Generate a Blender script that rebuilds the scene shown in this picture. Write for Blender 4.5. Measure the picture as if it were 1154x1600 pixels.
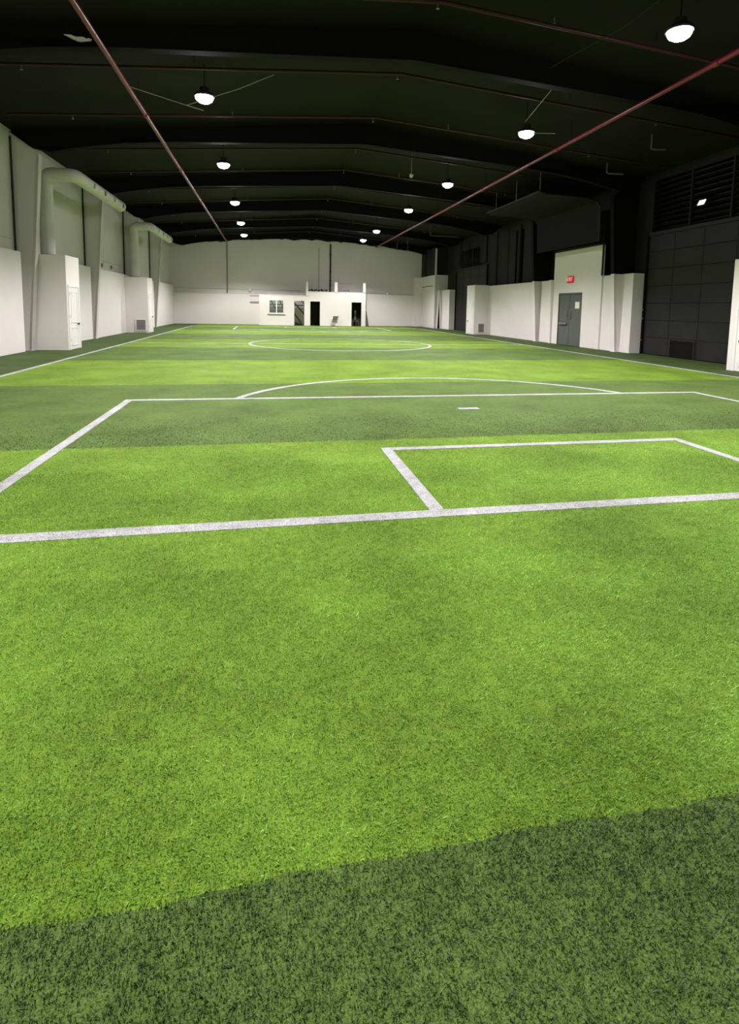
import bpy, math, random
import numpy as np
from mathutils import Vector, Matrix
random.seed(7)
rng = np.random.default_rng(7)
scene = bpy.context.scene
for o in list(bpy.data.objects):
    bpy.data.objects.remove(o)
COL = scene.collection

# ------------------------------------------------------------------ camera
F_PX, CX, CY = 876.62, 602.97, 574.9
YAW, PITCH, ROLL, CAM_H = 0.2087, 0.1063, 0.0191, 1.4213
fw = Vector((math.sin(YAW) * math.cos(PITCH), math.cos(YAW) * math.cos(PITCH), -math.sin(PITCH)))
r0 = Vector((math.cos(YAW), -math.sin(YAW), 0)); u0 = r0.cross(fw)
rr = r0 * math.cos(ROLL) + u0 * math.sin(ROLL); uu = u0 * math.cos(ROLL) - r0 * math.sin(ROLL)
cd = bpy.data.cameras.new('camera'); cam = bpy.data.objects.new('camera', cd); COL.objects.link(cam)
cam.matrix_world = Matrix(((rr.x, uu.x, -fw.x, 0), (rr.y, uu.y, -fw.y, 0), (rr.z, uu.z, -fw.z, CAM_H), (0, 0, 0, 1)))
cd.sensor_fit = 'AUTO'; cd.sensor_width = 36; cd.lens = F_PX / 1600 * 36
cd.shift_x = (577 - CX) / 1600; cd.shift_y = -(800 - CY) / 1600
cd.clip_start = 0.05; cd.clip_end = 200
scene.camera = cam

# ------------------------------------------------------------------ world, exposure (light comes from the hall's lamps, some of them added out of view)
w = bpy.data.worlds.new('world'); scene.world = w; w.use_nodes = True
w.node_tree.nodes['Background'].inputs[0].default_value = (0.0, 0.0, 0.0, 1)
w.node_tree.nodes['Background'].inputs[1].default_value = 0.0
vs = scene.view_settings
vs.view_transform = 'Standard'; vs.look = 'None'; vs.gamma = 1; vs.use_curve_mapping = False
vs.exposure = 0.55
LAMP_SPOT = 1190.0        # watts of each lamp's beam
LAMP_LENS = 75.0         # glow of each lamp's diffuser lens

# ------------------------------------------------------------------ helpers
def lin(c):
    return tuple((x / 12.92 if x <= .04045 else ((x + .055) / 1.055) ** 2.4) for x in (v / 255 for v in c)) + (1,)

def mat(name, rgb, rough=.6, metal=0, spec=.5, noise=0, nscale=4, bump=0, bscale=60, sheen=0, emit=None, estr=0, stretch=None):
    m = bpy.data.materials.new(name); m.use_nodes = True
    nt = m.node_tree; b = nt.nodes['Principled BSDF']
    c = lin(rgb)
    b.inputs['Base Color'].default_value = c
    b.inputs['Roughness'].default_value = rough; b.inputs['Metallic'].default_value = metal
    b.inputs['Specular IOR Level'].default_value = spec
    if sheen: b.inputs['Sheen Weight'].default_value = sheen
    tc = nt.nodes.new('ShaderNodeNewGeometry') if (noise or bump) else None
    src = tc.outputs['Position'] if tc else None
    if stretch and tc:
        mp = nt.nodes.new('ShaderNodeMapping'); mp.inputs['Scale'].default_value = stretch
        nt.links.new(src, mp.inputs[0]); src = mp.outputs[0]
    if noise:
        n = nt.nodes.new('ShaderNodeTexNoise'); n.inputs['Scale'].default_value = nscale; n.inputs['Detail'].default_value = 5
        nt.links.new(src, n.inputs['Vector'])
        r = nt.nodes.new('ShaderNodeValToRGB')
        r.color_ramp.elements[0].position = .3; r.color_ramp.elements[1].position = .7
        r.color_ramp.elements[0].color = tuple(v * (1 - noise) for v in c[:3]) + (1,)
        r.color_ramp.elements[1].color = tuple(min(1, v * (1 + noise)) for v in c[:3]) + (1,)
        nt.links.new(n.outputs[0], r.inputs[0]); nt.links.new(r.outputs[0], b.inputs['Base Color'])
    if bump:
        n2 = nt.nodes.new('ShaderNodeTexNoise'); n2.inputs['Scale'].default_value = bscale; n2.inputs['Detail'].default_value = 3
        nt.links.new(src, n2.inputs['Vector'])
        bp = nt.nodes.new('ShaderNodeBump'); bp.inputs['Strength'].default_value = bump; bp.inputs['Distance'].default_value = .02
        nt.links.new(n2.outputs[0], bp.inputs['Height']); nt.links.new(bp.outputs[0], b.inputs['Normal'])
    if emit:
        b.inputs['Emission Color'].default_value = lin(emit); b.inputs['Emission Strength'].default_value = estr
    return m

def turf_mat(name, dark, light, sheen=.12):
    """artificial grass seen as pile: fine flecks, clumps and broad patches of pile lean"""
    m = bpy.data.materials.new(name); m.use_nodes = True
    nt = m.node_tree; b = nt.nodes['Principled BSDF']; L = nt.links.new
    g = nt.nodes.new('ShaderNodeNewGeometry')
    def noise(s, d, rough=.6):
        n = nt.nodes.new('ShaderNodeTexNoise'); n.inputs['Scale'].default_value = s; n.inputs['Detail'].default_value = d
        n.inputs['Roughness'].default_value = rough
        L(g.outputs['Position'], n.inputs['Vector']); return n.outputs[0]
    fine = noise(190, 3, .75); mid = noise(14, 4, .7); big = noise(1.1, 3)
    def math_(op, a, b_):
        k = nt.nodes.new('ShaderNodeMath'); k.operation = op
        for i, v in enumerate((a, b_)):
            if isinstance(v, (int, float)): k.inputs[i].default_value = v
            else: L(v, k.inputs[i])
        return k.outputs[0]
    s = math_('ADD', math_('MULTIPLY', fine, .6), math_('ADD', math_('MULTIPLY', mid, .2), math_('MULTIPLY', big, .2)))
    r = nt.nodes.new('ShaderNodeValToRGB')
    r.color_ramp.elements[0].position = .38; r.color_ramp.elements[1].position = .62
    r.color_ramp.elements[0].color = tuple(v * .55 for v in lin(dark)[:3]) + (1,); r.color_ramp.elements[1].color = tuple(min(1, v * 1.35) for v in lin(light)[:3]) + (1,)
    L(s, r.inputs[0]); L(r.outputs[0], b.inputs['Base Color'])
    b.inputs['Roughness'].default_value = .7; b.inputs['Specular IOR Level'].default_value = .15
    b.inputs['Sheen Weight'].default_value = sheen; b.inputs['Sheen Roughness'].default_value = .5; b.inputs['Sheen Tint'].default_value = lin(light)
    bp = nt.nodes.new('ShaderNodeBump'); bp.inputs['Strength'].default_value = .8; bp.inputs['Distance'].default_value = .012
    L(fine, bp.inputs['Height']); L(bp.outputs[0], b.inputs['Normal'])
    return m

def fibre_mat(name, dark, light, spec=.5):
    m = bpy.data.materials.new(name); m.use_nodes = True
    nt = m.node_tree; b = nt.nodes['Principled BSDF']; L = nt.links.new
    g = nt.nodes.new('ShaderNodeNewGeometry')
    n = nt.nodes.new('ShaderNodeTexNoise'); n.inputs['Scale'].default_value = 1.1; n.inputs['Detail'].default_value = 4
    L(g.outputs['Position'], n.inputs['Vector'])
    mx = nt.nodes.new('ShaderNodeMath'); mx.operation = 'MULTIPLY_ADD'; mx.inputs[1].default_value = 1.5; mx.inputs[2].default_value = -.75
    L(n.outputs[0], mx.inputs[0])
    ad = nt.nodes.new('ShaderNodeMath'); ad.operation = 'ADD'; ad.use_clamp = True
    L(mx.outputs[0], ad.inputs[0]); L(g.outputs['Random Per Island'], ad.inputs[1])
    r = nt.nodes.new('ShaderNodeValToRGB')
    r.color_ramp.elements[0].color = lin(dark); r.color_ramp.elements[1].color = lin(light); r.color_ramp.elements[1].position = .9
    hi = r.color_ramp.elements.new(1.0); hi.color = tuple(min(1, v * 1.35) for v in lin(light)[:3]) + (1,)  # brightest blades: specular flecks put into the colour
    L(ad.outputs[0], r.inputs[0]); L(r.outputs[0], b.inputs['Base Color'])
    b.inputs['Roughness'].default_value = .5; b.inputs['Specular IOR Level'].default_value = spec
    tl_ = nt.nodes.new('ShaderNodeBsdfTranslucent'); L(r.outputs[0], tl_.inputs[0])
    ms = nt.nodes.new('ShaderNodeMixShader'); ms.inputs[0].default_value = .4
    L(b.outputs[0], ms.inputs[1]); L(tl_.outputs[0], ms.inputs[2]); L(ms.outputs[0], nt.nodes['Material Output'].inputs[0])
    return m

class MB:
    def __init__(s): s.v = []; s.f = []
    def box(s, x0, x1, y0, y1, z0, z1):
        b = len(s.v)
        s.v += [(x, y, z) for z in (z0, z1) for y in (y0, y1) for x in (x0, x1)]
        s.f += [tuple(b + i for i in q) for q in ((0, 2, 3, 1), (4, 5, 7, 6), (0, 1, 5, 4), (2, 6, 7, 3), (0, 4, 6, 2), (1, 3, 7, 5))]
        return s
    def prism(s, pts, axis, a0, a1):
        """polygon pts in the plane across axis, pushed from a0 to a1"""
        n = len(pts); b = len(s.v)
        def P(p, a):
            if axis == 'x': return (a, p[0], p[1])
            if axis == 'y': return (p[0], a, p[1])
            return (p[0], p[1], a)
        s.v += [P(p, a0) for p in pts] + [P(p, a1) for p in pts]
        s.f.append(tuple(b + i for i in range(n))[::-1]); s.f.append(tuple(b + n + i for i in range(n)))
        for i in range(n):
            j = (i + 1) % n; s.f.append((b + i, b + j, b + n + j, b + n + i))
        return s
    def tube(s, pts, r, seg=12, cap=True):
        pts = [Vector(p) for p in pts]; n = len(pts); b = len(s.v)
        rs = r if isinstance(r, (list, tuple)) else [r] * n
        t0 = (pts[1] - pts[0]).normalized()
        up = Vector((0, 0, 1)) if abs(t0.z) < .9 else Vector((1, 0, 0))
        a = t0.cross(up).normalized()
        for i, p in enumerate(pts):
            if i == 0: t = t0
            elif i == n - 1: t = (pts[i] - pts[i - 1]).normalized()
            else: t = ((pts[i] - pts[i - 1]).normalized() + (pts[i + 1] - pts[i]).normalized()).normalized()
            a = (a - t * a.dot(t)).normalized(); c = t.cross(a)
            for k in range(seg):
                an = 2 * math.pi * k / seg
                s.v.append(tuple(p + (a * math.cos(an) + c * math.sin(an)) * rs[i]))
        for i in range(n - 1):
            for k in range(seg):
                k2 = (k + 1) % seg
                s.f.append((b + i * seg + k, b + i * seg + k2, b + (i + 1) * seg + k2, b + (i + 1) * seg + k))
        if cap:
            s.f.append(tuple(b + k for k in range(seg))[::-1]); s.f.append(tuple(b + (n - 1) * seg + k for k in range(seg)))
        return s
    def lathe(s, prof, c, seg=24, axis='z'):
        """profile of (radius, height) spun about an axis through c"""
        b = len(s.v); n = len(prof)
        for r, h in prof:
            for k in range(seg):
                an = 2 * math.pi * k / seg; x, y = r * math.cos(an), r * math.sin(an)
                d = {'z': (x, y, h), 'x': (h, x, y), 'y': (x, h, y)}[axis]
                s.v.append((c[0] + d[0], c[1] + d[1], c[2] + d[2]))
        for i in range(n - 1):
            for k in range(seg):
                k2 = (k + 1) % seg
                s.f.append((b + i * seg + k, b + i * seg + k2, b + (i + 1) * seg + k2, b + (i + 1) * seg + k))
        s.f.append(tuple(b + k for k in range(seg))[::-1]); s.f.append(tuple(b + (n - 1) * seg + k for k in range(seg)))
        return s
    def mesh(s, name, m, smooth=False):
        me = bpy.data.meshes.new(name); me.from_pydata(s.v, [], s.f); me.update()
        if m: me.materials.append(m)
        import bmesh
        bm = bmesh.new(); bm.from_mesh(me); bmesh.ops.recalc_face_normals(bm, faces=bm.faces); bm.to_mesh(me); bm.free()
        if smooth:
            me.polygons.foreach_set('use_smooth', [True] * len(me.polygons))
            me.set_sharp_from_angle(angle=math.radians(40))
        return me
    def build(s, name, m, parent=None, smooth=False, bevel=0):
        o = bpy.data.objects.new(name, s.mesh(name, m, smooth)); COL.objects.link(o)
        if parent is not None: o.parent = parent; o.matrix_parent_inverse = Matrix.Translation(-parent.location)
        if bevel:
            bv = o.modifiers.new('bevel', 'BEVEL'); bv.width = bevel; bv.segments = 2; bv.limit_method = 'ANGLE'
        return o

def tag(o, label, cat=None, group=None, kind=None):
    o['label'] = label
    if cat: o['category'] = cat
    if group: o['group'] = group
    if kind: o['kind'] = kind
    return o
def empty(name, loc, label, cat, group=None, kind=None):
    o = bpy.data.objects.new(name, None); COL.objects.link(o); o.location = loc; o.empty_display_size = .1
    return tag(o, label, cat, group, kind)
def arc(cx, cy, r, a0, a1, n):
    return [(cx + r * math.cos(a0 + (a1 - a0) * i / n), cy + r * math.sin(a0 + (a1 - a0) * i / n)) for i in range(n + 1)]

# ------------------------------------------------------------------ materials
M = dict(
    white=mat('painted_drywall_white', (236, 230, 226), .55, noise=.02, nscale=1.2, bump=.05, bscale=40),
    metal_wall=mat('painted_metal_panel_white', (216, 212, 208), .5, noise=.04, nscale=.6),
    wallfar=mat('painted_block_white', (216, 211, 207), .6, noise=.04, nscale=.5, bump=.08, bscale=8),
    trim=mat('gloss_trim_white', (238, 236, 232), .35),
    duct=mat('duct_grey_white', (205, 206, 196), .5, noise=.07, nscale=2.5),
    black=mat('ceiling_black_paint', (19, 16, 18), .8, spec=.25, noise=.25, nscale=.5, bump=.15, bscale=5),
    rafter=mat('rafter_black_paint', (17, 16, 16), .75, spec=.12),
    blackwall=mat('wall_black_paint', (30, 30, 29), .7, spec=.25, noise=.35, nscale=1.2, stretch=(1, 1, .12)),
    doorblack=mat('overhead_door_black', (32, 31, 31), .6, spec=.35, noise=.25, nscale=1.5),
    louvre=mat('louvre_black_gloss', (12, 12, 12), .22, spec=.5),
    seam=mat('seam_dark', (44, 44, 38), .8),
    red=mat('sprinkler_pipe_red', (108, 22, 44), .35, spec=.6),
    steel=mat('galvanised_steel', (150, 150, 146), .35, .7),
    cable=mat('cable_grey', (170, 168, 160), .5),
    doorgrey=mat('steel_door_grey', (92, 95, 94), .45, noise=.06, nscale=3),
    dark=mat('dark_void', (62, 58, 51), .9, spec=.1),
    plastic=mat('black_plastic', (22, 22, 22), .5),
    lens=mat('lamp_lens', (255, 255, 255), .5, emit=(255, 248, 251), estr=LAMP_LENS),
    paper=mat('paper_white', (240, 238, 230), .7),
    exitred=mat('exit_sign_red', (190, 20, 45), .5, emit=(200, 30, 60), estr=.22),
    exitlit=mat('exit_sign_letters', (255, 190, 190), .5, emit=(255, 190, 195), estr=.35),
    vent=mat('vent_grey', (150, 146, 146), .55),
    ventdark=mat('vent_dark_grey', (88, 84, 86), .7),  # darker grey shared by vent plates, pipes and rails
    wood=mat('lumber_grey_brown', (112, 104, 98), .8, noise=.15, nscale=5),
    glass=mat('window_glass', (150, 156, 152), .12),
    chairdark=mat('chair_fabric_dark', (70, 72, 66), .7),
    patch=mat('torn_insulation', (228, 228, 215), .9, noise=.2, nscale=30),
    bronze=mat('knob_dark', (40, 36, 33), .35, .6),
    line=turf_mat('turf_white', (137, 142, 137), (193, 194, 193), .1),
    tl=turf_mat('turf_light_green', (71, 98, 23), (117, 149, 47)),
    td=turf_mat('turf_dark_green', (51, 70, 28), (95, 120, 55)),
    tm=turf_mat('turf_margin_green', (42, 58, 25), (78, 99, 50)),
    fl=fibre_mat('fibre_light_green', (85, 127, 41), (161, 208, 99)),
    fd=fibre_mat('fibre_dark_green', (42, 62, 30), (90, 116, 68), .6),
    fwh=fibre_mat('fibre_white', (153, 156, 153), (202, 202, 202)),
)
nt = M['glass'].node_tree; b0 = nt.nodes['Principled BSDF']; tr = nt.nodes.new('ShaderNodeBsdfTransparent'); tr.inputs[0].default_value = (.86, .9, .88, 1)
mxs = nt.nodes.new('ShaderNodeMixShader'); mxs.inputs[0].default_value = .15
nt.links.new(tr.outputs[0], mxs.inputs[1]); nt.links.new(b0.outputs[0], mxs.inputs[2]); nt.links.new(mxs.outputs[0], nt.nodes['Material Output'].inputs[0])

# ------------------------------------------------------------------ dimensions (metres; X across, Y down the hall, Z up)
XL, XR = -4.936, 10.5; XC = 2.78
Y0, Y1 = -3.2, 43.75                 # end walls
WL, WR = -6.98, 12.95                # outer walls
PL, PR = -6.72, 12.42                # faces of the white lower walls
HP = 2.79                            # their height
GN, GF, YH = 3.65, 39.63, 21.64
FRAMES = [5.65, 11.85, 18.0, 24.2, 30.4, 36.6, 42.8]
RC = 2.98
def roof(x): return 7.15 - abs(x - RC) / 9.95 * 1.0
def zb(x):
    d = abs(x - RC)
    return float(np.interp(d, [0, 5.8, 7, 8.3, 9.2, 9.96], [6.5, 6.13, 6.0, 5.78, 5.55, 6.1]))

# ------------------------------------------------------------------ floor: turf strips and painted-in lines
floor = tag(MB().box(WL - .2, WR + .2, Y0 - .2, Y1 + .2, -.25, -.012).build('floor', M['dark']),
            'artificial turf floor with light and dark green strips', 'floor', kind='structure')
bounds = [Y0] + [1.28 + 4.572 * k for k in range(9)] + [Y1]
strips = []
def wave(x): return .006 * np.sin(x * 2.7) + .006 * np.sin(x * 9.1 + 1) + .004 * np.sin(x * 31)
for k in range(len(bounds) - 1):
    a, b = bounds[k], bounds[k + 1]
    isl = k % 2 == 1
    strips.append((a, b, isl))
    sx = np.linspace(XL, XR, 310)
    ea = [(x, a + (wave(x) if k else 0)) for x in sx]; eb = [(x, b + (wave(x) if k < len(bounds) - 2 else 0)) for x in sx[::-1]]
    mb = MB(); n_ = len(sx)
    mb.v = [(x, y, 0) for x, y in ea] + [(x, y, 0) for x, y in eb[::-1]] + [(XL, a, -.012), (XR, a, -.012), (XR, b, -.012), (XL, b, -.012)]
    mb.f = [(i, i + 1, n_ + i + 1, n_ + i) for i in range(n_ - 1)] + [(2 * n_, 2 * n_ + 3, 2 * n_ + 2, 2 * n_ + 1)]
    mb.build('turf_strip', M['tl' if isl else 'td'], floor)
MB().box(WL, XL - .001, Y0, Y1, -.012, 0).build('turf_margin', M['tm'], floor)
MB().box(XR + .001, WR, Y0, Y1, -.012, 0).build('turf_margin', M['tm'], floor)
LW = .052; LH = .004
LINES = []          # rectangles for the fibres, arcs as (cx, cy, r)
def line_rect(name, x0, x1, y0, y1):
    LINES.append((x0, x1, y0, y1))
    return MB().box(x0, x1, y0, y1, 0, LH + .0002 * len(LINES)).build(name, M['line'], floor)
ARCS = []
def line_arc(name, cx, cy, r, a0, a1, n=72):
    ARCS.append((cx, cy, r, a0, a1))
    mb = MB(); o = arc(cx, cy, r + LW, a0, a1, n); i = arc(cx, cy, r - LW, a0, a1, n)
    for k in range(n):
        mb.prism([i[k], o[k], o[k + 1], i[k + 1]], 'z', 0, LH + .0005)
    return mb.build(name, M['line'], floor)
line_rect('touch_line', XL - LW, XL + LW, GN, GF - .0)
line_rect('touch_line', XR - LW, XR + LW, GN, GF - 1.6)
line_rect('goal_line', XL - 6 * 0 - LW, XR + LW, GN - .085, GN + .045)
line_rect('goal_line', XL - LW, XR - 1.6, GF - LW, GF + LW)
line_arc('corner_arc', XR - 1.6, GF - 1.6, 1.6, 0, math.pi / 2, 16)
line_rect('halfway_line', XL, XR, YH - LW, YH + LW)
line_arc('centre_circle', XC, YH, 3.45, 0, 2 * math.pi, 120)
for s in (0, 1):
    def yy(y): return y if s == 0 else 2 * YH - y
    def ry(a, b): a, b = yy(a), yy(b); return (min(a, b), max(a, b))
    PXL, PXR, PY = -2.0, 7.58, 8.74
    line_rect('penalty_area_line', PXL - LW, PXL + LW, *ry(GN, PY))
    line_rect('penalty_area_line', PXR - LW, PXR + LW, *ry(GN, PY))
    line_rect('penalty_area_line', PXL - LW, PXR + LW, *ry(PY - LW, PY + LW))
    GXL, GXR, GY = 1.17, 4.52, 5.43
    line_rect('goal_area_line', GXL - LW, GXL + LW, *ry(GN, GY))
    line_rect('goal_area_line', GXR - LW, GXR + LW, *ry(GN, GY))
    line_rect('goal_area_line', GXL - LW, GXR + LW, *ry(GY - LW, GY + LW))
    line_rect('penalty_spot', 2.83 - .15, 2.83 + .15, *ry(7.57 - .06, 7.57 + .06))
    h = math.asin((PY - 7.57) / 3.5)
    if s == 0: line_arc('penalty_arc', 2.83, 7.57, 3.5, h, math.pi - h)
    else: line_arc('penalty_arc', 2.83, yy(7.57), 3.5, math.pi + h, 2 * math.pi - h)

# fibres of the pile where single blades can be seen (the nearest metres)
def fibres():
    def scatter(y0, y1, xa, xb, dens):
        n = int((y1 - y0) * (xb - xa) * dens)
        return np.stack([rng.uniform(xa, xb, n), rng.uniform(y0, y1, n)], 1)
    P = [scatter(.3, 1.6, -2.0, 2.9, 26000), scatter(1.6, 3.0, -2.5, 3.5, 16000), scatter(3.0, 5.0, -3.6, 5.2, 8500), scatter(5.0, 7.5, -5.0, 7.6, 3500)]
    P[3] = P[3][rng.uniform(5.0, 7.5, len(P[3])) > P[3][:, 1]]          # thins out with distance
    S = np.concatenate([np.full(len(q), k) for q, k in zip(P, (1, 1.1, 1.25, 1.4))])
    P = np.concatenate(P); x, y = P[:, 0], P[:, 1]; n = len(P)
    white = np.zeros(n, bool)
    for (a, b, c, d) in LINES: white |= (x > a) & (x < b) & (y > c) & (y < d)
    for (cx, cy, r, a0, a1) in ARCS[2:3]:
        rad = np.hypot(x - cx, y - cy); an = np.arctan2(y - cy, x - cx)
        white |= (abs(rad - r) < LW) & (an > a0) & (an < a1)
    light = np.zeros(n, bool)
    wob = rng.normal(0, .012, n) - wave(x)
    for a, b, isl in strips:
        if isl: light |= (y + wob > a) & (y + wob < b)
    light &= (x > XL) & (x < XR)
    ang = rng.uniform(0, 2 * np.pi, n); h = rng.uniform(.006, .013, n) * (1 + .25 * (S - 1)); wd = rng.uniform(.001, .0019, n) * S
    lean = rng.normal(0, .55, (n, 2)) + np.array([.12, -.35]); lx, ly = lean[:, 0] * h, lean[:, 1] * h
    ca, sa = np.cos(ang) * wd, np.sin(ang) * wd
    V = np.zeros((n, 5, 3))
    V[:, 0] = np.stack([x - ca, y - sa, np.zeros(n)], 1); V[:, 1] = np.stack([x + ca, y + sa, np.zeros(n)], 1)
    mx, my = x + lx * .4, y + ly * .4
    V[:, 2] = np.stack([mx + ca * .8, my + sa * .8, h * .62], 1); V[:, 3] = np.stack([mx - ca * .8, my - sa * .8, h * .62], 1)
    V[:, 4] = np.stack([x + lx, y + ly, h], 1)
    for nm, sel, mt, lab in (('turf_fibres', light & ~white, 'fl', 'light green grass fibres'), ('turf_fibres', ~light & ~white, 'fd', 'dark green grass fibres'),
                             ('line_fibres', white, 'fwh', 'white grass fibres of the lines')):
        v = V[sel]; k = len(v); b = np.arange(k)[:, None] * 5
        me = bpy.data.meshes.new(nm)
        me.vertices.add(k * 5); me.vertices.foreach_set('co', v.reshape(-1).astype(np.float32))
        idx = np.concatenate([b + np.array([[0, 1, 2, 3]]), b + np.array([[3, 2, 4]])], 1).reshape(-1)
        me.loops.add(k * 7); me.loops.foreach_set('vertex_index', idx.astype(np.int32))
        me.polygons.add(k * 2)
        st = (np.arange(k)[:, None] * 7 + np.array([[0, 4]])).reshape(-1)
        me.polygons.foreach_set('loop_start', st.astype(np.int32))
        me.update(calc_edges=True); me.materials.append(M[mt])
        o = bpy.data.objects.new(nm, me); COL.objects.link(o); o.parent = floor
        o['kind'] = 'stuff'; o['label'] = lab
fibres()

# ------------------------------------------------------------------ walls
wl = tag(MB().box(WL - .2, WL, Y0, Y1 + .2, 0, 6.3).build('wall_left', M['metal_wall']), 'left side wall, pale grey above and white below', 'wall', kind='structure')
def lower_panel(parent, x0, x1, y0, y1, z1, m='white', name='lower_panel'):
    return MB().box(x0, x1, y0, y1, 0, z1).build(name, M[m], parent, bevel=.004)
for y0, y1 in ((Y0, 11.6), (12.1, 17.62), (18.12, 23.95), (24.42, 30.15), (30.62, 36.35), (36.85, Y1)):
    lower_panel(wl, WL, PL, y0, y1, HP)
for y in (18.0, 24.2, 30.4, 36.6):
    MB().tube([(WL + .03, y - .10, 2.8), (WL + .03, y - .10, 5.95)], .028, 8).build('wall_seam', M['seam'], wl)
for y, z in ((26.4, 3.02), (27.9, 3.02), (31.0, 3.0), (33.2, 3.02)):
    MB().box(WL, WL + .07, y - .05, y + .05, z - .08, z + .08).build('junction_box', M['steel'], wl, bevel=.01)
MB().tube([(WL + .02, 24.5, 3.2), (WL + .02, 30.2, 3.2)], .014, 6).build('conduit', M['duct'], wl)
MB().tube([(WL + .02, 12.1, 3.15), (WL + .02, 17.8, 3.15)], .014, 6).build('conduit', M['duct'], wl)

wf = tag(MB().box(WL - .2, WR + .2, Y1, Y1 + .2, 0, 7.3).build('wall_far', M['wallfar']), 'far end wall, grey white above the small office', 'wall', kind='structure')
MB().box(PL, -.05, Y1 - .16, Y1, 0, 2.24).build('lower_panel', M['white'], wf, bevel=.01)
MB().box(-.05, 11.4, Y1 - .16, Y1, 0, 2.46).build('lower_panel', M['white'], wf, bevel=.01)
MB().tube([(PL, Y1 - .04, 2.62), (-.1, Y1 - .04, 2.64), (2.4, Y1 - .04, 2.62)], .025, 8).build('conduit', M['duct'], wf)
MB().tube([(7.4, Y1 - .04, 2.58), (9.5, Y1 - .04, 2.56)], .022, 8).build('conduit', M['duct'], wf)
MB().tube([(2.4, Y1 - .06, 2.45), (3.7, Y1 - .06, 5.9)][:0] or [(3.84, Y1 - .03, 2.5), (3.84, Y1 - .03, 5.9)], .014, 6).build('wall_seam', M['vent'], wf)
for x in (6.3, 7.1, -.4): MB().tube([(x, Y1 - .006, 2.6), (x, Y1 - .006, 6.1)], .012, 6).build('wall_seam', M['wallfar'], wf)
mb = MB(); mb.tube([(4.72, Y1 - .09, 2.5), (4.72, Y1 - .09, 6.2)], .055, 10)
for z in (3.0, 3.4, 4.1, 5.4): mb.tube([(4.72, Y1 - .09, z), (4.72, Y1 - .09, z + .1)], .075, 10)
tag(mb.build('riser_pipe', M['seam']), 'dark vertical pipe on the far wall above the office', 'pipe')
for x, z, lab in ((-1.32, 2.56, 'small dome lamp on far wall left of the office'), (9.25, 2.56, 'small dome lamp on far wall right of the office')):
    e = empty('wall_lamp', (x, Y1 - .05, z), lab, 'wall lamp', 'dome lamps on the far wall')
    MB().lathe([(.13, 0), (.13, -.03), (.11, -.06)], (x, Y1, z), 16, 'y').build('base', M['vent'], e)
    MB().lathe([(.115, -.06), (.10, -.12), (.06, -.16), (.01, -.175)], (x, Y1, z), 16, 'y').build('dome', M['trim'], e, smooth=True)

wb = tag(MB().box(WL - .2, WR + .2, Y0 - .2, Y0, 0, 7.3).build('wall_back', M['wallfar']), 'end wall behind the viewer', 'wall', kind='structure')

wr = tag(MB().box(WR, WR + .2, Y0, Y1 + .2, 0, 6.3).build('wall_right', M['blackwall']), 'right side wall painted black above white lower panels', 'wall', kind='structure')
lower_panel(wr, PR, WR, 17.52, 18.0, HP)
lower_panel(wr, PR, WR, 18.0, 19.32, HP)
lower_panel(wr, PR, WR, 23.1, 24.25, HP)
lower_panel(wr, PR, WR, 24.5, 31.8, HP)
lower_panel(wr, PR, WR, 37.75, 39.7, HP)
lower_panel(wr, 11.98, WR, 40.0, Y1, 3.9, name='tall_panel')
MB().box(11.98, WR, 39.85, 40.0, 0, 3.9).build('wall_return', M['metal_wall'], wr)
MB().box(11.98, 12.1, 39.9, 40.0, 3.9, 5.8).build('wall_return', M['metal_wall'], wr)
for k, y in enumerate((40.0, 41.3, 42.6)): MB().box(12.0 + .03 * (k % 2), WR, y, y + 1.15, 3.9, 5.9).build('wall_sheet', M['blackwall'], wr)
lower_panel(wr, 11.38, 11.98, Y1 - .5, Y1, 3.86, name='pilaster')
MB().tube([(11.95, 40.3, 3.1), (11.95, 41.3, 3.13), (11.95, 43.4, 3.1)], .025, 6).build('rail', M['ventdark'], wr)
lower_panel(wr, PR, WR, Y0, 12.28, HP)
# tall white wall round the double door
lower_panel(wr, PR - .06, WR, 19.33, 22.45 - 1.82, HP, name='door_surround')
lower_panel(wr, PR - .06, WR, 22.47, 22.98, HP, name='door_surround')
MB().box(PR - .06, WR, 22.45 - 1.82, 22.47, 2.2, HP).build('door_surround', M['white'], wr)
MB().box(PR - .06, PR + .03, 19.33, 22.98, HP, 3.95).build('door_surround', M['white'], wr)
MB().prism([(12.30, 0), (12.5, 0), (12.5, HP), (12.22, HP)], 'y', 23.0, 23.14).build('pilaster', M['white'], wr)
# black sheets of the upper wall, each with its ribs
for i, y in enumerate(np.arange(24.6, 42.0, 1.55)):
    if 29.9 < y < 30.6 or 36.0 < y < 36.8: continue
    d = .03 + .03 * ((i * 7) % 3)
    MB().box(WR - d, WR, y, y + 1.15, 2.82 if y < 31.5 or y > 37.8 else 4.3, 5.9).build('wall_sheet', M['blackwall'], wr, bevel=.01)
for y in (27.4, 28.0): MB().box(WR - .16, WR, y, y + .05, HP, 5.6).build('rib', M['rafter'], wr)

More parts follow.
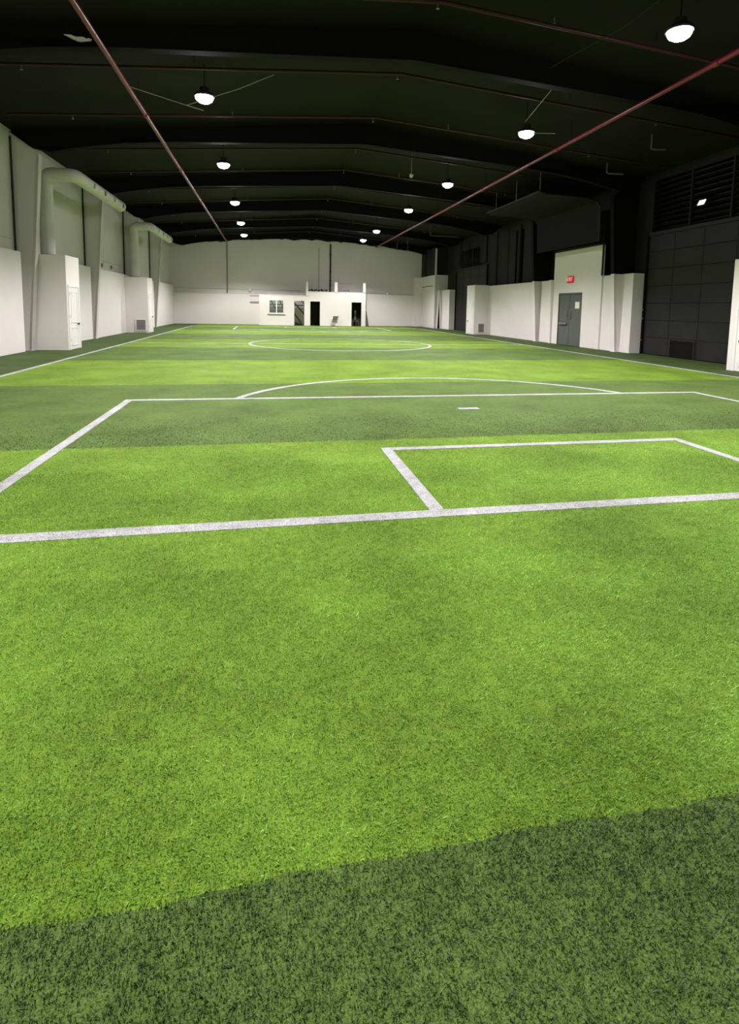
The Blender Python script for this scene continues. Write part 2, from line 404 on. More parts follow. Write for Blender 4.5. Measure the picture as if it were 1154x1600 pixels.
# ------------------------------------------------------------------ ceiling with its rafters
mb = MB()
mb.prism([(WL - .2, roof(WL - .2)), (RC, 7.15), (WR + .2, roof(WR + .2)), (WR + .2, 7.5), (RC, 7.9), (WL - .2, 7.5)], 'y', Y0 - .2, Y1 + .2)
ceil = tag(mb.build('ceiling', M['black']), 'black gabled roof underside on arched steel rafters', 'ceiling', kind='structure')
xs = np.linspace(WL + .02, WR - .02, 41)
for y in FRAMES:
    mb = MB()
    mb.prism([(x, zb(x)) for x in xs] + [(x, roof(x) - .005) for x in xs[::-1]], 'y', y - .012, y + .012)
    for a, b in zip(xs[:-1], xs[1:]):
        mb.prism([(a, zb(a) - .02), (b, zb(b) - .02), (b, zb(b)), (a, zb(a))], 'y', y - .11, y + .11)
    mb.build('rafter', M['rafter'], ceil)
# loose edge of the black roof lining where it meets the far wall
mb = MB(); n = 90; xs2 = np.linspace(WL + .05, WR - .1, n)
def drape(x): return float(np.interp(abs(x - RC), [0, 3, 6, 8.5, 10], [6.44, 6.4, 6.12, 5.92, 5.9])) + .035 * math.sin(x * 2.3) + .03 * math.sin(x * 5.1 + 1) - .05 * (abs((x * .45) % 1 - .5) < .04)
for a, b in zip(xs2[:-1], xs2[1:]):
    mb.prism([(a, drape(a)), (b, drape(b)), (b, roof(b)), (a, roof(a))], 'y', Y1 - .14 + .03 * math.sin(a * 4), Y1 - .1 + .03 * math.sin(a * 4))
mb.build('lining_edge', M['black'], ceil)
# ------------------------------------------------------------------ steel columns
def column(y, side, label, group):
    s = 1 if side == 'l' else -1
    def X(d): return (WL + d) if s == 1 else (WR - d)     # d metres in from the wall
    up = M['metal_wall'] if s == 1 else M['rafter']; lo = M['metal_wall'] if s == 1 else M['white']
    e = empty('steel_column', (X(.15), y, 0), label, 'column', group)
    base, top, zt = (.31, .72, 5.52) if s == 1 else (.66, 1.05, 5.52)
    def dep(z): return base + (top - base) * z / zt
    for z0, z1, m, nm in ((0, HP, lo, 'web'), (HP, zt, up, 'web')):
        tp = [(X(dep(z1)), z1), (X(.005), z1)] if z1 < 5 else [(X(dep(z1)), z1), (X(.005), 6.1)]
        MB().prism([(X(0.005), z0), (X(dep(z0)), z0)] + tp, 'y', y - .016, y + .016).build(nm, m, e)
        f0, f1 = dep(z0), dep(z1)
        MB().prism([(X(f0), z0), (X(f0 + .02), z0), (X(f1 + .02), z1), (X(f1), z1)], 'y', y - .1, y + .1).build('flange', m, e)
    MB().box(min(X(0), X(base + .05)), max(X(0), X(base + .05)), y - .13, y + .13, 0, .02).build('base_plate', lo, e)
    return e
column(18.0, 'l', 'pale tapered steel column beside the nearest left closet with door', 'left wall columns')
column(24.2, 'l', 'pale tapered steel column midway between the two left closets', 'left wall columns')
column(30.4, 'l', 'pale tapered steel column behind the farther left closet', 'left wall columns')
column(36.6, 'l', 'pale tapered steel column farthest down the left wall', 'left wall columns')
column(18.25, 'r', 'two-tone tapered column between double door and big black overhead door', 'right wall columns')
column(24.4, 'r', 'two-tone tapered column on far side of the double door', 'right wall columns')

# ------------------------------------------------------------------ closets with doors and vents
def closet(x0, x1, y0, y1, z1, faceside, label, vent=True, doory=None):
    """faceside +1: door looks towards +X (left wall); -1: towards -X (right wall)"""
    s = faceside; fx = x1 if s == 1 else x0
    e = empty('utility_closet', ((x0 + x1) / 2, (y0 + y1) / 2, 0), label, 'closet', 'white utility closets along the side walls')
    MB().box(x0, x1, y0, y1, 0, z1).build('body', M['white'], e, bevel=.004)
    d0, d1 = doory; dz = 1.86
    def fb(a, b, c, d, z0, z1_): return MB().box(min(fx + s * a, fx + s * b), max(fx + s * a, fx + s * b), c, d, z0, z1_)
    mb = fb(0, .025, d0 - .07, d0, 0, dz + .07); mb2 = fb(0, .025, d1, d1 + .07, 0, dz + .07); mb3 = fb(0, .025, d0, d1, dz, dz + .07)
    for k, q in enumerate((mb, mb2, mb3)): q.build('casing', M['trim'], e, bevel=.006)
    door = fb(0, .012, d0 + .006, d1 - .006, .012, dz - .006).build('door', M['trim'], e)
    for z0, z1_ in ((.12, .66), (.80, dz - .13)):
        a, b = d0 + .13, d1 - .13
        for q in (fb(.012, .024, a, b, z0, z0 + .02), fb(.012, .024, a, b, z1_ - .02, z1_), fb(.012, .024, a, a + .02, z0, z1_), fb(.012, .024, b - .02, b, z0, z1_)):
            q.build('moulding', M['vent'] if False else M['trim'], door)
    ky = d1 - .15
    MB().lathe([(.028, .0), (.028, .01), (.012, .014), (.012, .03), (.034, .034), (.04, .045), (.03, .058), (.01, .062)], (0, 0, 0), 14, 'x').build('knob', M['bronze'], door, smooth=True).matrix_local = Matrix.Translation(-e.location + e.location) @ Matrix.Translation((fx + s * .012, ky, .76)) @ Matrix.Diagonal((s, 1, 1, 1))
    for z in (.25, .95, 1.62): fb(.01, .026, d0 - .012, d0 + .014, z, z + .09).build('hinge', M['steel'], door)
    if vent:
        a, b = vent; yf = y0
        MB().box(a, b, yf - .008, yf, .13, .62).build('vent_plate', M['ventdark'], e)
        f = MB().box(a - .05, a, yf - .03, yf, .08, .67).box(b, b + .05, yf - .03, yf, .08, .67).box(a, b, yf - .03, yf, .62, .67).box(a, b, yf - .03, yf, .08, .13).build('vent_frame', M['trim'], e)
        for k in range(9):
            z = .145 + k * .054
            MB().prism([(yf - .008, z + .03), (yf - .026, z), (yf - .022, z - .002), (yf - .004, z + .028)], 'x', a, b).build('vent_slat', M['vent'], f)
    return e
closet(PL + .004, -5.76, 18.145, 19.32, 2.78, 1, 'white closet with panelled door, nearest on the left wall', None, (18.30, 19.12))
closet(PL + .004, -5.70, 29.25, 30.5, 2.68, 1, 'white closet with low vent, farther along the left wall', (-6.24, -5.83), (29.4, 30.25))
closet(11.58, PR - .004, 30.62, 31.9, 2.83, -1, 'white closet with low vent beside the far black overhead door, right wall', (11.86, 12.2), (30.8, 31.7))
closet(11.56, PR - .004, 11.0, 12.28, 2.81, -1, 'white closet at right edge, nearest on the right wall', None, (11.2, 12.02))

# ------------------------------------------------------------------ air ducts on the closets of the left wall
def elbow_path(y0, y1, xa, xb, z0, z, r=.22):
    P = [(xa, y0, z0), (xa, y0, z - r)]
    for k in range(1, 6):
        a = math.pi / 2 * k / 5; P.append((xa + r * (1 - math.cos(a)), y0, z - r + r * math.sin(a)))
    P.append((xb - r, y0, z))
    for k in range(1, 6):
        a = math.pi / 2 * k / 5; P.append((xb - r + r * math.sin(a), y0 + r * (1 - math.cos(a)), z))
    P.append((xb, y1, z)); return P
def duct(y0, y1, xa, xb, z0, z, label):
    e = empty('air_duct', (xa, y0, z0), label, 'duct', 'pale air ducts rising from the left closets')
    P = elbow_path(y0, y1, xa, xb, z0, z)
    run = MB().tube(P, .195, 20).build('duct_pipe', M['duct'], e, smooth=True)
    MB().lathe([(.195, 0), (.19, .03), (.15, .08), (.08, .11), (.01, .12)], (xb, y1, z), 20, 'y').build('end_cap', M['duct'], e, smooth=True)
    MB().lathe([(.24, 0), (.24, .03), (.2, .05)], (xa, y0, z0), 20).build('collar', M['vent'], e)
    n = 4
    for k in range(n):
        y = y0 + 1.3 + k * (y1 - y0 - 1.7) / (n - 1)
        MB().lathe([(.085, .0), (.085, .02), (.05, .022)], (xb + .185, y, z - .03), 14, 'x').build('outlet', M['ventdark'] if k % 2 else M['vent'], e)
    for y in np.arange(y0 + .7, y1, 1.2): MB().tube([(xb, y, z), (xb, y + .03, z)], .2, 20).build('joint_ring', M['duct'], e, smooth=True)
    return e
duct(18.72, 24.1, -6.40, -5.60, 2.781, 5.16, 'pale round air duct rising from the nearest left closet')
duct(29.75, 35.3, -6.36, -5.62, 2.681, 5.16, 'pale round air duct rising from the farther left closet')

# ------------------------------------------------------------------ double door, notice and exit sign
DX = PR - .045
d1 = empty('door_1', (DX, 21.55, 0), 'grey steel double door under the red exit sign', 'door', kind='structure')
MB().box(DX + .03, DX + .08, 20.64, 22.46, 0, 2.19).build('door_back', M['seam'], d1)
mbf = MB().box(DX - .03, DX + .05, 20.63, 20.68, 0, 2.2).box(DX - .03, DX + .05, 22.42, 22.47, 0, 2.2).box(DX - .03, DX + .05, 20.68, 22.42, 2.14, 2.2)
mbf.build('frame', M['doorgrey'], d1)
for k, (a, b) in enumerate(((20.69, 21.54), (21.56, 22.41))):
    lf = MB().box(DX - .005, DX + .03, a, b, .01, 2.13).build('door_leaf', M['doorgrey'], d1, bevel=.004)
    hy = 21.42 if k == 0 else 21.68
    MB().tube([(DX - .07, hy, 1.12), (DX - .07, hy, 1.46)], .018, 8).build('pull_handle', M['steel'], lf, smooth=True)
    MB().box(DX - .07, DX - .005, hy - .01, hy + .01, 1.15, 1.17).box(DX - .07, DX - .005, hy - .01, hy + .01, 1.41, 1.43).build('handle_mount', M['steel'], lf)
    if k == 1:
        MB().box(DX - .09, DX - .04, 21.68, 22.3, .87, .94).build('push_bar', M['steel'], lf, bevel=.006)
        MB().box(DX - .012, DX - .004, 21.66, 22.36, .98, 2.0).build('upper_panel', M['doorgrey'], lf, bevel=.004)
tag(MB().box(DX - .009, DX - .0055, 20.82, 21.14, 1.55, 1.82).build('paper_notice', M['paper']), 'blank white paper notice taped to the grey double door', 'notice')
ex = empty('exit_sign', (PR - .1, 21.55, 2.62), 'red lit exit sign above the grey double door', 'exit sign')
MB().box(PR - .12, PR - .062, 21.3, 21.8, 2.61, 2.89).build('housing', M['exitred'], ex, bevel=.025)
cu = bpy.data.curves.new('exit_text', 'FONT'); cu.body = 'EXIT'; cu.size = .22; cu.extrude = .004; cu.align_x = 'CENTER'; cu.align_y = 'CENTER'
to = bpy.data.objects.new('tmp', cu); COL.objects.link(to)
bpy.context.view_layer.update()
me = bpy.data.meshes.new_from_object(to.evaluated_get(bpy.context.evaluated_depsgraph_get())); bpy.data.objects.remove(to)
me.materials.clear(); me.materials.append(M['exitlit'])
lo = bpy.data.objects.new('lettering', me); COL.objects.link(lo); lo.parent = ex
lo.matrix_local = Matrix.Translation((-.024, 0, .13)) @ Matrix(((0, 0, -1, 0), (-1, 0, 0, 0), (0, 1, 0, 0), (0, 0, 0, 1)))

# ------------------------------------------------------------------ black overhead doors on the right
def overhead(name, y0, y1, ztop, ph, label, hatch=None):
    e = empty(name, (WR - .04, (y0 + y1) / 2, 0), label, 'door', kind='structure')
    k = 0; z = .02
    while z < ztop - .05:
        z1 = min(z + ph, ztop)
        MB().box(WR - .09, WR - .045, y0, y1, z, z1 - .008).build('door_panel', M['doorblack'], e, bevel=.008)
        for y in np.linspace(y0, y1, 5)[1:-1]:
            MB().box(WR - .1, WR - .09, y - .03, y + .03, z + .02, z1 - .03).build('stile', M['doorblack'], e)
        z = z1; k += 1
    for y in (y0, y1):
        MB().box(WR - .15, WR - .02, y - .04, y + .04, 0, ztop + .1).build('guide_rail', M['rafter'], e)
        for z in (.45, 1.2, 1.5): MB().box(WR - .17, WR - .14, y - .03, y + .03, z, z + .06).build('roller_bracket', M['steel'], e)
    MB().box(WR - .14, WR - .09, y0, y1, ztop - .01, ztop + .1).build('header', M['doorblack'], e)
    if hatch:
        a, b, h = hatch
        MB().box(WR - .125, WR - .09, a, b, .02, h).build('hatch', M['rafter'], e)
        MB().box(WR - .13, WR - .09, a - .025, a, 0, h + .025).box(WR - .13, WR - .09, b, b + .025, 0, h + .025).box(WR - .13, WR - .09, a, b, h, h + .025).build('hatch_frame', M['seam'], e)
    return e
overhead('door_2', 12.4, 17.42, 4.05, .58, 'wide black overhead door with low hatch on the right', (14.95, 16.0, .56))
overhead('door_3', 32.0, 37.65, 4.05, .58, 'farther black overhead door beyond the right closet')
def louvre(name, y0, y1, z0, z1, step, label, mull, upright=False):
    e = empty(name, (WR - .05, (y0 + y1) / 2, z0), label, 'window', kind='structure')
    MB().box(WR - .04, WR - .005, y0, y1, z0, z1).build('backing', M['rafter'], e)
    z = z0 + .05
    if upright:
        for y in np.arange(y0 + .1, y1 - .1, .3): MB().box(WR - .12, WR - .04, y, y + .05, z0, z1).build('louvre_slat', M['louvre'], e)
        z = z1
    while z < z1 - .05:
        MB().prism([(WR - .04, z + .12), (WR - .13, z), (WR - .12, z - .012), (WR - .03, z + .108)], 'y', y0, y1).build('louvre_slat', M['louvre'], e); z += step
    for y in mull: MB().box(WR - .15, WR - .03, y - .03, y + .03, z0, z1).build('mullion', M['blackwall'], e)
    return e
louvre('window_1', 12.5, 17.3, 4.17, 5.85, .17, 'black louvred opening above the near overhead door', (13.9, 15.5, 17.25))
louvre('window_2', 33.3, 36.6, 4.2, 5.3, .17, 'black louvred opening above the farther overhead door', (33.35, 34.4, 35.5, 36.55), True)
# bright glint on the louvre wall, built as a small glowing wedge
e = empty('louvre_glint', (WR - .15, 14.9, 4.75), 'small bright glint in the black louvres above the overhead door', 'lamp')
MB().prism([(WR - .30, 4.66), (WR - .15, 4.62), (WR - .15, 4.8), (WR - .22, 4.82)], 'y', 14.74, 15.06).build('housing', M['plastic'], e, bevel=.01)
MB().prism([(WR - .305, 4.67), (WR - .235, 4.81), (WR - .228, 4.806), (WR - .298, 4.666)], 'y', 14.77, 15.03).build('lens', mat('glint_face', (255, 255, 255), .4, emit=(255, 252, 245), estr=1.6), e)

# black hanging soffit above the double door
e = empty('hanging_soffit', (11.0, 21.2, 5.3), 'black sagging soffit under the roof above the double door', 'soffit')
mb = MB(); prof = [(9.35, 5.60), (9.6, 5.52), (10.4, 5.50), (11.2, 5.46), (11.62, 5.38), (11.75, 5.2), (11.78, 3.98)]
for (a, b) in zip(prof[:-1], prof[1:]):
    mb.prism([a, b, (b[0] + .05, b[1] + .05), (a[0] + .03, a[1] + .06)], 'y', 18.75, 23.6)
mb.build('sheet', M['black'], e)
mb = MB().tube([(x, 18.74, z) for x, z in prof], .03, 8); mb.build('front_edge', M['doorblack'], e, smooth=True)
MB().tube([(9.35, 18.74, 5.6), (9.35, 23.6, 5.62)], .03, 8).build('side_edge', M['doorblack'], e, smooth=True)
for y in (19.2, 21.2, 23.2): MB().tube([(9.6, y, 5.55), (9.6, y, roof(9.6))], .008, 6).build('hanger', M['cable'], e)
MB().box(PR - .1, PR + .1, 19.4, 22.9, 3.955, 4.02).build('ledge_trim', M['doorblack'], wr)
MB().tube([(PR - .1, 19.28, HP), (PR - .1, 19.28, 3.9), (PR - .1, 19.28, 5.2)], .03, 8).build('conduit', M['doorblack'], wr)

# white slotted post between the far right panels
e = empty('slotted_post', (12.3, 39.65, 0), 'narrow white post with a dark slot near far right corner', 'post')
MB().prism([(12.02, 0), (12.1, 0), (12.2, 2.72), (12.12, 2.75)], 'y', 39.4, 39.5).build('post_side', M['trim'], e)
MB().prism([(12.30, 0), (12.38, 0), (12.26, 2.75), (12.18, 2.72)], 'y', 39.4, 39.5).build('post_side', M['trim'], e)
MB().box(12.1, 12.3, 39.52, 39.54, 0, 2.1).build('slot', M['dark'], e)

# ------------------------------------------------------------------ small office at the far end
YP = 42.3
off = empty('office_partition', (3.3, YP, 0), 'small white office with window and three doorways at the far end', 'partition')
def pb(x0, x1, z0, z1, name='wall_panel', y0=YP, y1=YP + .1, m='white', bevel=.006): return MB().box(x0, x1, y0, y1, z0, z1).build(name, M[m], off, bevel=bevel)
T1, T2 = 2.2, 2.5
pb(-.62, .04, 0, T1); pb(.04, 1.2, 0, .87); pb(.04, 1.2, 1.89, T1); pb(1.2, 1.92, 0, T1); pb(1.92, 2.66, 1.83, T1); pb(2.66, 2.9, 0, T1)
pb(2.9, 3.1, 0, T2); pb(3.1, 3.82, 1.81, T2); pb(3.82, 6.2, 0, T2); pb(6.2, 6.95, 1.8, T2); pb(6.95, 7.28, 0, T2)
pb(-.62, 2.9, T1, T1 + .04, 'cap', YP - .02, YP + .14, 'trim'); pb(2.9, 7.28, T2, T2 + .04, 'cap', YP - .02, YP + .14, 'trim')
for x0, x1 in ((2.78, 2.94), (4.9, 5.12), (7.06, 7.26)): pb(x0, x1, T1 if x0 < 2.9 else T2, 3.27, 'post', YP - .02, YP + .12, 'trim')
for x0, x1, zt in ((3.1, 3.82, 1.81), (6.2, 6.95, 1.8)):
    for a, b, c, d in ((x0 - .07, x0, 0, zt + .07), (x1, x1 + .07, 0, zt + .07), (x0, x1, zt, zt + .07)): pb(a, b, c, d, 'door_casing', YP - .025, YP, 'trim')
# window of the office: frame, two panes, sill
fr = MB()
for a, b, c, d in ((.02, .12, .84, 1.92), (1.12, 1.22, .84, 1.92), (.12, 1.12, .84, .93), (.12, 1.12, 1.83, 1.92), (.59, .67, .93, 1.83)): fr.box(a, b, YP - .03, YP + .06, c, d)
wfr = fr.build('window_frame', M['trim'], off)
for a, b in ((.12, .59), (.67, 1.12)): MB().box(a, b, YP + .03, YP + .036, .93, 1.83).build('pane', M['glass'], wfr)
pb(-.02, 1.26, .79, .84, 'window_sill', YP - .07, YP, 'vent')
# room walls inside: side walls, dark rooms behind the two right doors
pb(-.62, -.52, 0, T1, 'side_wall', YP + .1, Y1 - .17); pb(7.18, 7.28, 0, T2, 'side_wall', YP + .1, Y1 - .17); pb(2.9, 3.0, 0, T2, 'side_wall', YP + .1, Y1 - .17)
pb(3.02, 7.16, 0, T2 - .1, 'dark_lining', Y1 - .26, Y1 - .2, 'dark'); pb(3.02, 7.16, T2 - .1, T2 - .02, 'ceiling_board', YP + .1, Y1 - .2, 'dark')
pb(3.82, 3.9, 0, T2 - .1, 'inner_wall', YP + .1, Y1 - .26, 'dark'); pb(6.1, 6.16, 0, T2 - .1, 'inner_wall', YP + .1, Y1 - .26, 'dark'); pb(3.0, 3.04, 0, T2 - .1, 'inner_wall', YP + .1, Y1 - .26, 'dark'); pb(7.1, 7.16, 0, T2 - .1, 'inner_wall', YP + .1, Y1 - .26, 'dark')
# braces of raw lumber seen through the window and the open doorway
def lumber(p, q, t, label):
    p, q = Vector(p), Vector(q); d = (q - p); n = Vector((-d.z, 0, d.x)).normalized() * t / 2
    o = MB().prism([(p.x + n.x, p.z + n.z), (p.x - n.x, p.z - n.z), (q.x - n.x, q.z - n.z), (q.x + n.x, q.z + n.z)], 'y', p.y, p.y + .05).build('lumber_brace', M['wood'], off)
    return o
yb = Y1 - .5
lumber((.1, yb, 2.1), (.95, yb, .5), .09, ''); lumber((.75, yb, 2.1), (1.45, yb, .6), .09, ''); MB().box(0, 1.5, yb + .06, yb + .11, 1.48, 1.58).build('lumber_brace', M['wood'], off)
lumber((1.75, yb, 1.95), (3.0, yb - .0, .5), .1, ''); lumber((1.85, yb, 1.05), (2.6, yb, .0), .1, ''); MB().box(1.7, 2.85, yb + .06, yb + .11, 1.44, 1.54).build('lumber_brace', M['wood'], off)
lumber((2.4, yb, 1.95), (2.85, yb, 1.5), .09, '')
tag(MB().prism([(2.0, 0), (2.55, 0), (2.42, .12), (2.02, .24)], 'y', 42.75, 43.05).build('tool_bag', M['plastic'], bevel=.02), 'dark slumped bag on the floor inside the left office doorway', 'bag')
# stub rails left of the office
tag(MB().box(-1.32, -.63, Y1 - .21, Y1 - .161, 1.62, 1.72).build('wall_rail', M['vent']), 'grey rail sticking out left of the office', 'rail')
tag(MB().box(-1.32, -.63, Y1 - .2, Y1 - .161, 2.14, 2.18).build('wall_rail', M['vent']), 'thin pale rail at roof height left of the office', 'rail')
# clutter on the office roof
mb = MB()
for k in range(12):
    x = 2.98 + k * .125 + random.uniform(-.02, .02); r = random.uniform(.06, .095)
    mb.tube([(x - r * .5, 42.8 + r * 3 * (k % 2), T2 + .12), (x + r * .6, 42.8 + r * 3 * (k % 2), T2 + .14 + .05 * (k % 3))], [r, r * .6], 7)
tag(mb.build('cable_bundle', M['plastic']), 'dark heap of bundled cable lying on the office roof', 'cable')
rail = empty('roof_rail', (5.7, 42.9, T2), 'thin metal rail frame on the office roof beside the middle post', 'rail')
MB().tube([(5.28, 42.9, T2), (5.28, 42.9, 3.05)], .03, 8).build('upright', M['vent'], rail)
MB().tube([(6.05, 42.9, T2), (6.05, 42.9, 2.78)], .03, 8).build('upright', M['vent'], rail)
MB().tube([(5.28, 42.9, 2.76), (6.05, 42.9, 2.78)], .02, 8).build('bar', M['vent'], rail)
MB().tube([(5.12, 42.9, 3.18), (6.3, 42.9, 3.2)], .015, 8).build('bar', M['vent'], rail)
MB().box(2.92, 7.18, YP + .14, 43.2, T2 - .0, T2 + .03).build('roof_board', M['white'], off)
# folding chair in front of the office
ch = empty('folding_chair', (4.85, 41.9, 0), 'folding chair with dark backrest standing before the white office', 'chair')
def slab(p, q, w_, t, name, m):   # board between p and q, width along X
    p, q = Vector(p), Vector(q); d = (q - p).normalized(); n = d.cross(Vector((1, 0, 0))).normalized() * t / 2
    v = []
    for c in (p, q):
        for s1 in (-1, 1):
            for s2 in (-1, 1): v.append(tuple(c + Vector((s1 * w_ / 2, 0, 0)) + n * s2))
    mb = MB(); mb.v = v; mb.f = [(0, 1, 3, 2), (4, 6, 7, 5), (0, 2, 6, 4), (1, 5, 7, 3), (0, 4, 5, 1), (2, 3, 7, 6)]
    return mb.build(name, m, ch, bevel=.01)
slab((4.93, 42.02, .42), (5.0, 42.12, .74), .42, .03, 'backrest', M['chairdark'])
slab((4.86, 41.72, .36), (4.9, 42.02, .38), .40, .03, 'seat', M['chairdark'])
for dx in (-.2, .2):
    MB().tube([(4.72 + dx, 41.7, 0), (5.0 + dx, 42.14, .74)], .014, 8).build('leg', M['trim'], ch)
    MB().tube([(4.95 + dx, 42.08, 0), (4.84 + dx, 41.74, .36)], .014, 8).build('leg', M['trim'], ch)
MB().tube([(4.56, 41.78, .14), (4.98, 41.78, .14)], .01, 8).build('stretcher', M['trim'], ch)
# board leaning on the office and a stool inside its right doorway
tag(MB().prism([(7.29, 0), (7.55, 0), (7.36, 1.15), (7.3, 1.2)], 'y', YP + .05, YP + .09).build('leaning_board', M['ventdark']), 'dark narrow board leaning on the right end of the office', 'board')
st = empty('side_table', (6.55, 42.7, 0), 'low grey side table inside the right office doorway', 'table')
MB().box(6.32, 6.82, 42.55, 42.95, .37, .41).build('table_top', M['ventdark'], st)
for x in (6.34, 6.78):
    for y in (42.57, 42.91): MB().box(x, x + .03, y, y + .03, 0, .37).build('leg', M['ventdark'], st)
tag(MB().lathe([(.09, 0), (.13, .05), (.12, .2), (.05, .3), (.045, .5), (.08, .55), (.06, .75), (.01, .8)], (6.55, 42.75, .411), 14).build('vase', M['chairdark'], smooth=True), 'dim grey vase standing on the low table in the right office doorway', 'vase')

# ------------------------------------------------------------------ sprinkler mains and branches
def main_pipe(x, z, label, ang):
    e = empty('sprinkler_main', (x, 20, z), label, 'pipe', 'long red sprinkler mains')
    MB().tube([(x, Y0, z), (x, 43.05, z)], .052, 14).build('pipe', M['red'], e, smooth=True)
    for y in (9.4, 15.3, 21.0, 27.2, 33.3, 39.4):
        MB().tube([(x, y, z), (x, y + .14, z)], .068, 14).build('coupling', M['red'], e, smooth=True)
    for y in np.arange(8.4, 43, 6.2):
        MB().tube([(x, y, z + .05), (x, y, roof(x) - .02)], .008, 6).build('hanger_rod', M['rafter'], e)
    return e
main_pipe(-2.93, 6.05, 'long red sprinkler main under the roof on the left', 0)
main_pipe(8.15, 6.05, 'long red sprinkler main under the roof on the right', 0)
tag(MB().tube([(-2.93, 43.06, 6.05), (-2.93, 43.5, 6.0), (-2.93, 43.58, 5.9), (-2.93, 43.58, 2.3)], .03, 10).build('drop_pipe', M['ventdark'], smooth=True), 'thin grey pipe dropping down the far wall left of the office', 'pipe')
BR = [9.95, 13.05, 16.1, 19.3, 22.3, 25.4, 28.3, 31.6, 34.6, 37.7, 40.8]
pos_words = ['nearest', 'second nearest', 'third nearest', 'fourth nearest', 'fifth nearest', 'sixth nearest', 'seventh nearest', 'eighth nearest', 'ninth nearest', 'tenth nearest', 'farthest']
mred = mat('branch_pipe_dull_red', (52, 16, 24), .5, spec=.3)
for y, wd in zip(BR, pos_words):
    e = empty('sprinkler_branch', (RC, y, 6.6), wd + ' thin red branch pipe crossing under the black roof', 'pipe', 'red branch pipes across the roof')
    MB().tube([(-6.3, y, roof(-6.3) - .2), (RC, y, 6.72), (12.3, y, roof(12.3) - .2)], .03 if y > 10 else .036, 10).build('pipe', mred, e, smooth=True)
    for x in (-4.8, -.9, 2.9, 5.1, 9.6):
        z = roof(x) - .22 if x != 2.9 else 6.72
        MB().tube([(x, y, z), (x, y, z - .11)], [.012, .012], 6).build('sprinkler_head', M['steel'], e)
        MB().lathe([(.022, 0), (.03, -.01), (.03, -.016), (.005, -.02)], (x, y, z - .11), 8).build('deflector', M['steel'], e)
    for x in (-1.5, 7.2): MB().tube([(x, y, roof(x) - .2), (x, y, roof(x))], .006, 5).build('hanger_rod', M['rafter'], e)

# ------------------------------------------------------------------ high-bay lamps
LZ = 6.0
lamps = [(-1.36, 13.6), (-1.40, 19.7), (-1.42, 26.6), (-1.45, 32.98), (-1.5, 38.51), (6.6, 8.53), (6.57, 14.06), (6.5, 20.38), (6.45, 26.08), (6.39, 33.71), (6.37, 38.43), (-1.33, 7.5), (-1.3, 1.4), (6.6, 2.4)]  # last entries are unseen lamps, added to brighten the near turf
lw = ['nearest lamp of the left row in view', 'second lamp of the left row', 'third lamp of the left row', 'fourth lamp of the left row', 'last lamp of the left row', 'nearest lamp of the right row, at top right', 'second lamp of the right row', 'third lamp of the right row', 'fourth lamp of the right row', 'fifth lamp of the right row', 'last lamp of the right row', 'lamp added overhead just out of view, extending the left row', 'lamp added above the viewer, out of view, extending the left row', 'lamp added above the viewer, out of view, extending the right row']
for (x, y), lab in zip(lamps, lw):
    e = empty('high_bay_lamp', (x, y, LZ), 'round glowing high-bay ' + lab, 'lamp', 'round high-bay lamps in two rows')
    MB().lathe([(.215, .0), (.225, .03), (.2, .07), (.11, .10), (.10, .2), (.06, .22)], (x, y, LZ), 24).build('housing', M['plastic'], e, smooth=True)
    MB().lathe([(.19, .001), (.188, -.03), (.165, -.075), (.11, -.11), (.05, -.125), (.005, -.128)], (x, y, LZ), 24).build('lens', M['lens'], e, smooth=True)
    MB().tube([(x, y, LZ + .2), (x, y, roof(x) - .01)], .01, 6).build('hanger', M['rafter'], e)
    ld = bpy.data.lights.new('beam', 'SPOT'); ld.energy = LAMP_SPOT; ld.spot_size = math.radians(131); ld.spot_blend = .45
    ld.shadow_soft_size = .16; ld.color = (1.0, .94, .97)
    lo = bpy.data.objects.new('beam', ld); COL.objects.link(lo); lo.parent = e; lo.location = (0, 0, -.2)

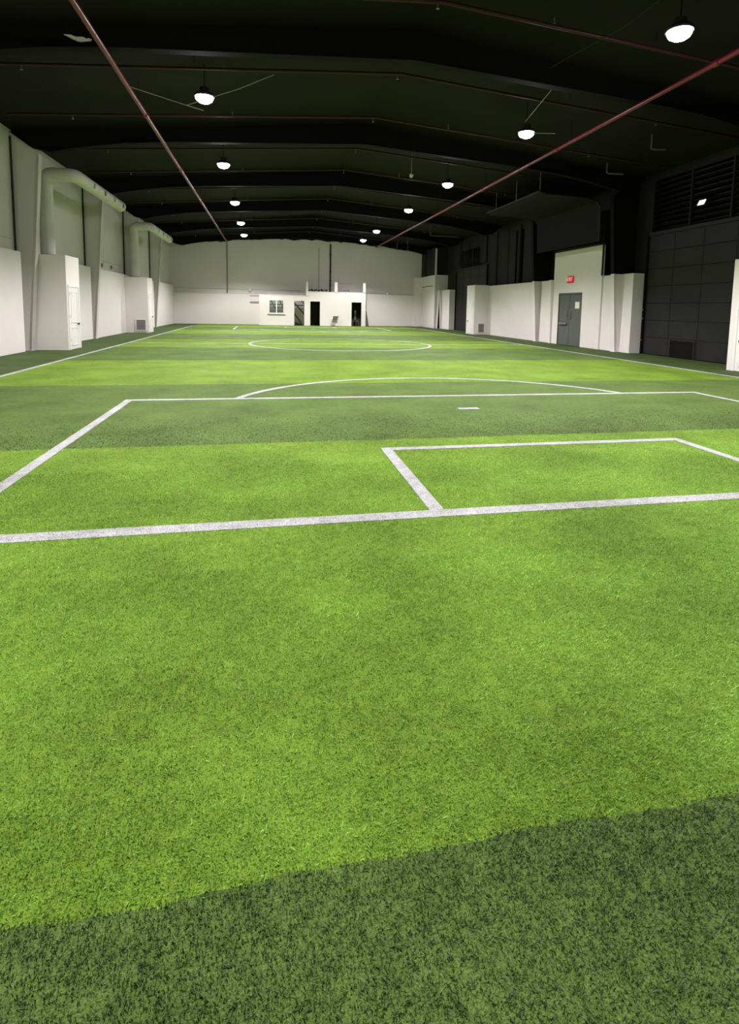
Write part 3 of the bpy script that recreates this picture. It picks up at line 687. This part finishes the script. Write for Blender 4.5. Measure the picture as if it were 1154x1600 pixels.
# cables at the lamps
def wire(pts, r, label, m='cable'): return tag(MB().tube(pts, r, 6).build('cable', M[m]), label, 'cable')
wire([(-2.87, 13.3, 5.98), (-1.62, 13.3, 5.68), (-1.35, 13.3, 5.62)], .007, 'thin pale cable from the left red main to the nearest left lamp')
wire([(-1.72, 13.32, 5.70), (-.6, 13.32, 6.15), (.15, 13.32, 6.52)], .007, 'thin pale cable rising right from the nearest left lamp')
wire([(6.45, 13.9, 6.22), (6.3, 12.2, 6.42)], .006, 'thin cable above the second lamp of the right row')
wire([(6.25, 13.7, 5.88), (7.3, 13.9, 6.0)], .009, 'short pale cable below the second lamp of the right row')
wire([(6.4, 8.0, 6.6), (6.2, 9.4, 6.45), (5.7, 11.2, 6.4)], .005, 'thin dark cable passing the nearest right lamp', 'seam')
# torn lining, pale scrap and pipe stubs in the roof
mb = MB(); top = [(-3.62, 6.27), (-3.5, 6.275), (-3.42, 6.25), (-3.3, 6.262), (-3.24, 6.235), (-3.2, 6.25), (-3.15, 6.232)]; bot = [(-3.18, 6.205), (-3.26, 6.19), (-3.34, 6.17), (-3.42, 6.185), (-3.5, 6.215)]
mb.prism(top + bot, 'y', 11.80, 11.835)
tag(mb.build('torn_lining', M['patch']), 'pale torn strip of insulation on the nearest rafter, top left', 'insulation')
mb = MB(); mb.prism([(4.85, 6.02), (4.90, 5.94), (4.97, 6.0), (4.98, 6.07), (4.93, 6.05), (4.87, 6.09)], 'y', 19.55, 19.6)
mb.box(4.91, 4.917, 19.57, 19.577, 6.06, roof(4.91))
tag(mb.build('hanging_scrap', M['patch']), 'small pale scrap hanging under the roof near the third right lamp', 'scrap')
def stub(pts, r, label): return tag(MB().tube(pts, r, 8).build('pipe_stub', M['ventdark'], smooth=True), label, 'pipe')
stub([(10.95, 17.2, 6.32), (10.95, 17.2, 6.0), (11.0, 17.2, 5.98), (11.5, 17.1, 5.96)], .028, 'short grey pipe stub under the roof above the right column')
stub([(10.5, 14.4, 6.38), (10.5, 14.4, 6.0), (10.55, 14.4, 5.98), (10.95, 14.4, 6.0)], .026, 'short grey pipe stub under the roof above the near overhead door')
stub([(9.6, 33.2, 6.45), (9.6, 33.2, 5.85), (9.65, 33.2, 5.82), (11.4, 33.2, 5.8)], .03, 'thin grey pipe with an upright end near the right end of roof')
stub([(9.55, 41.6, 6.45), (9.4, 41.6, 5.75)], .03, 'first thin upright pipe right of the red main at the far wall')
stub([(10.3, 41.6, 6.4), (10.3, 41.6, 5.72)], .03, 'second thin upright pipe right of the red main at the far wall')
stub([(9.3, 37.2, 6.5), (9.15, 37.2, 5.75)], .03, 'slanted grey pipe under the roof right of the red main')
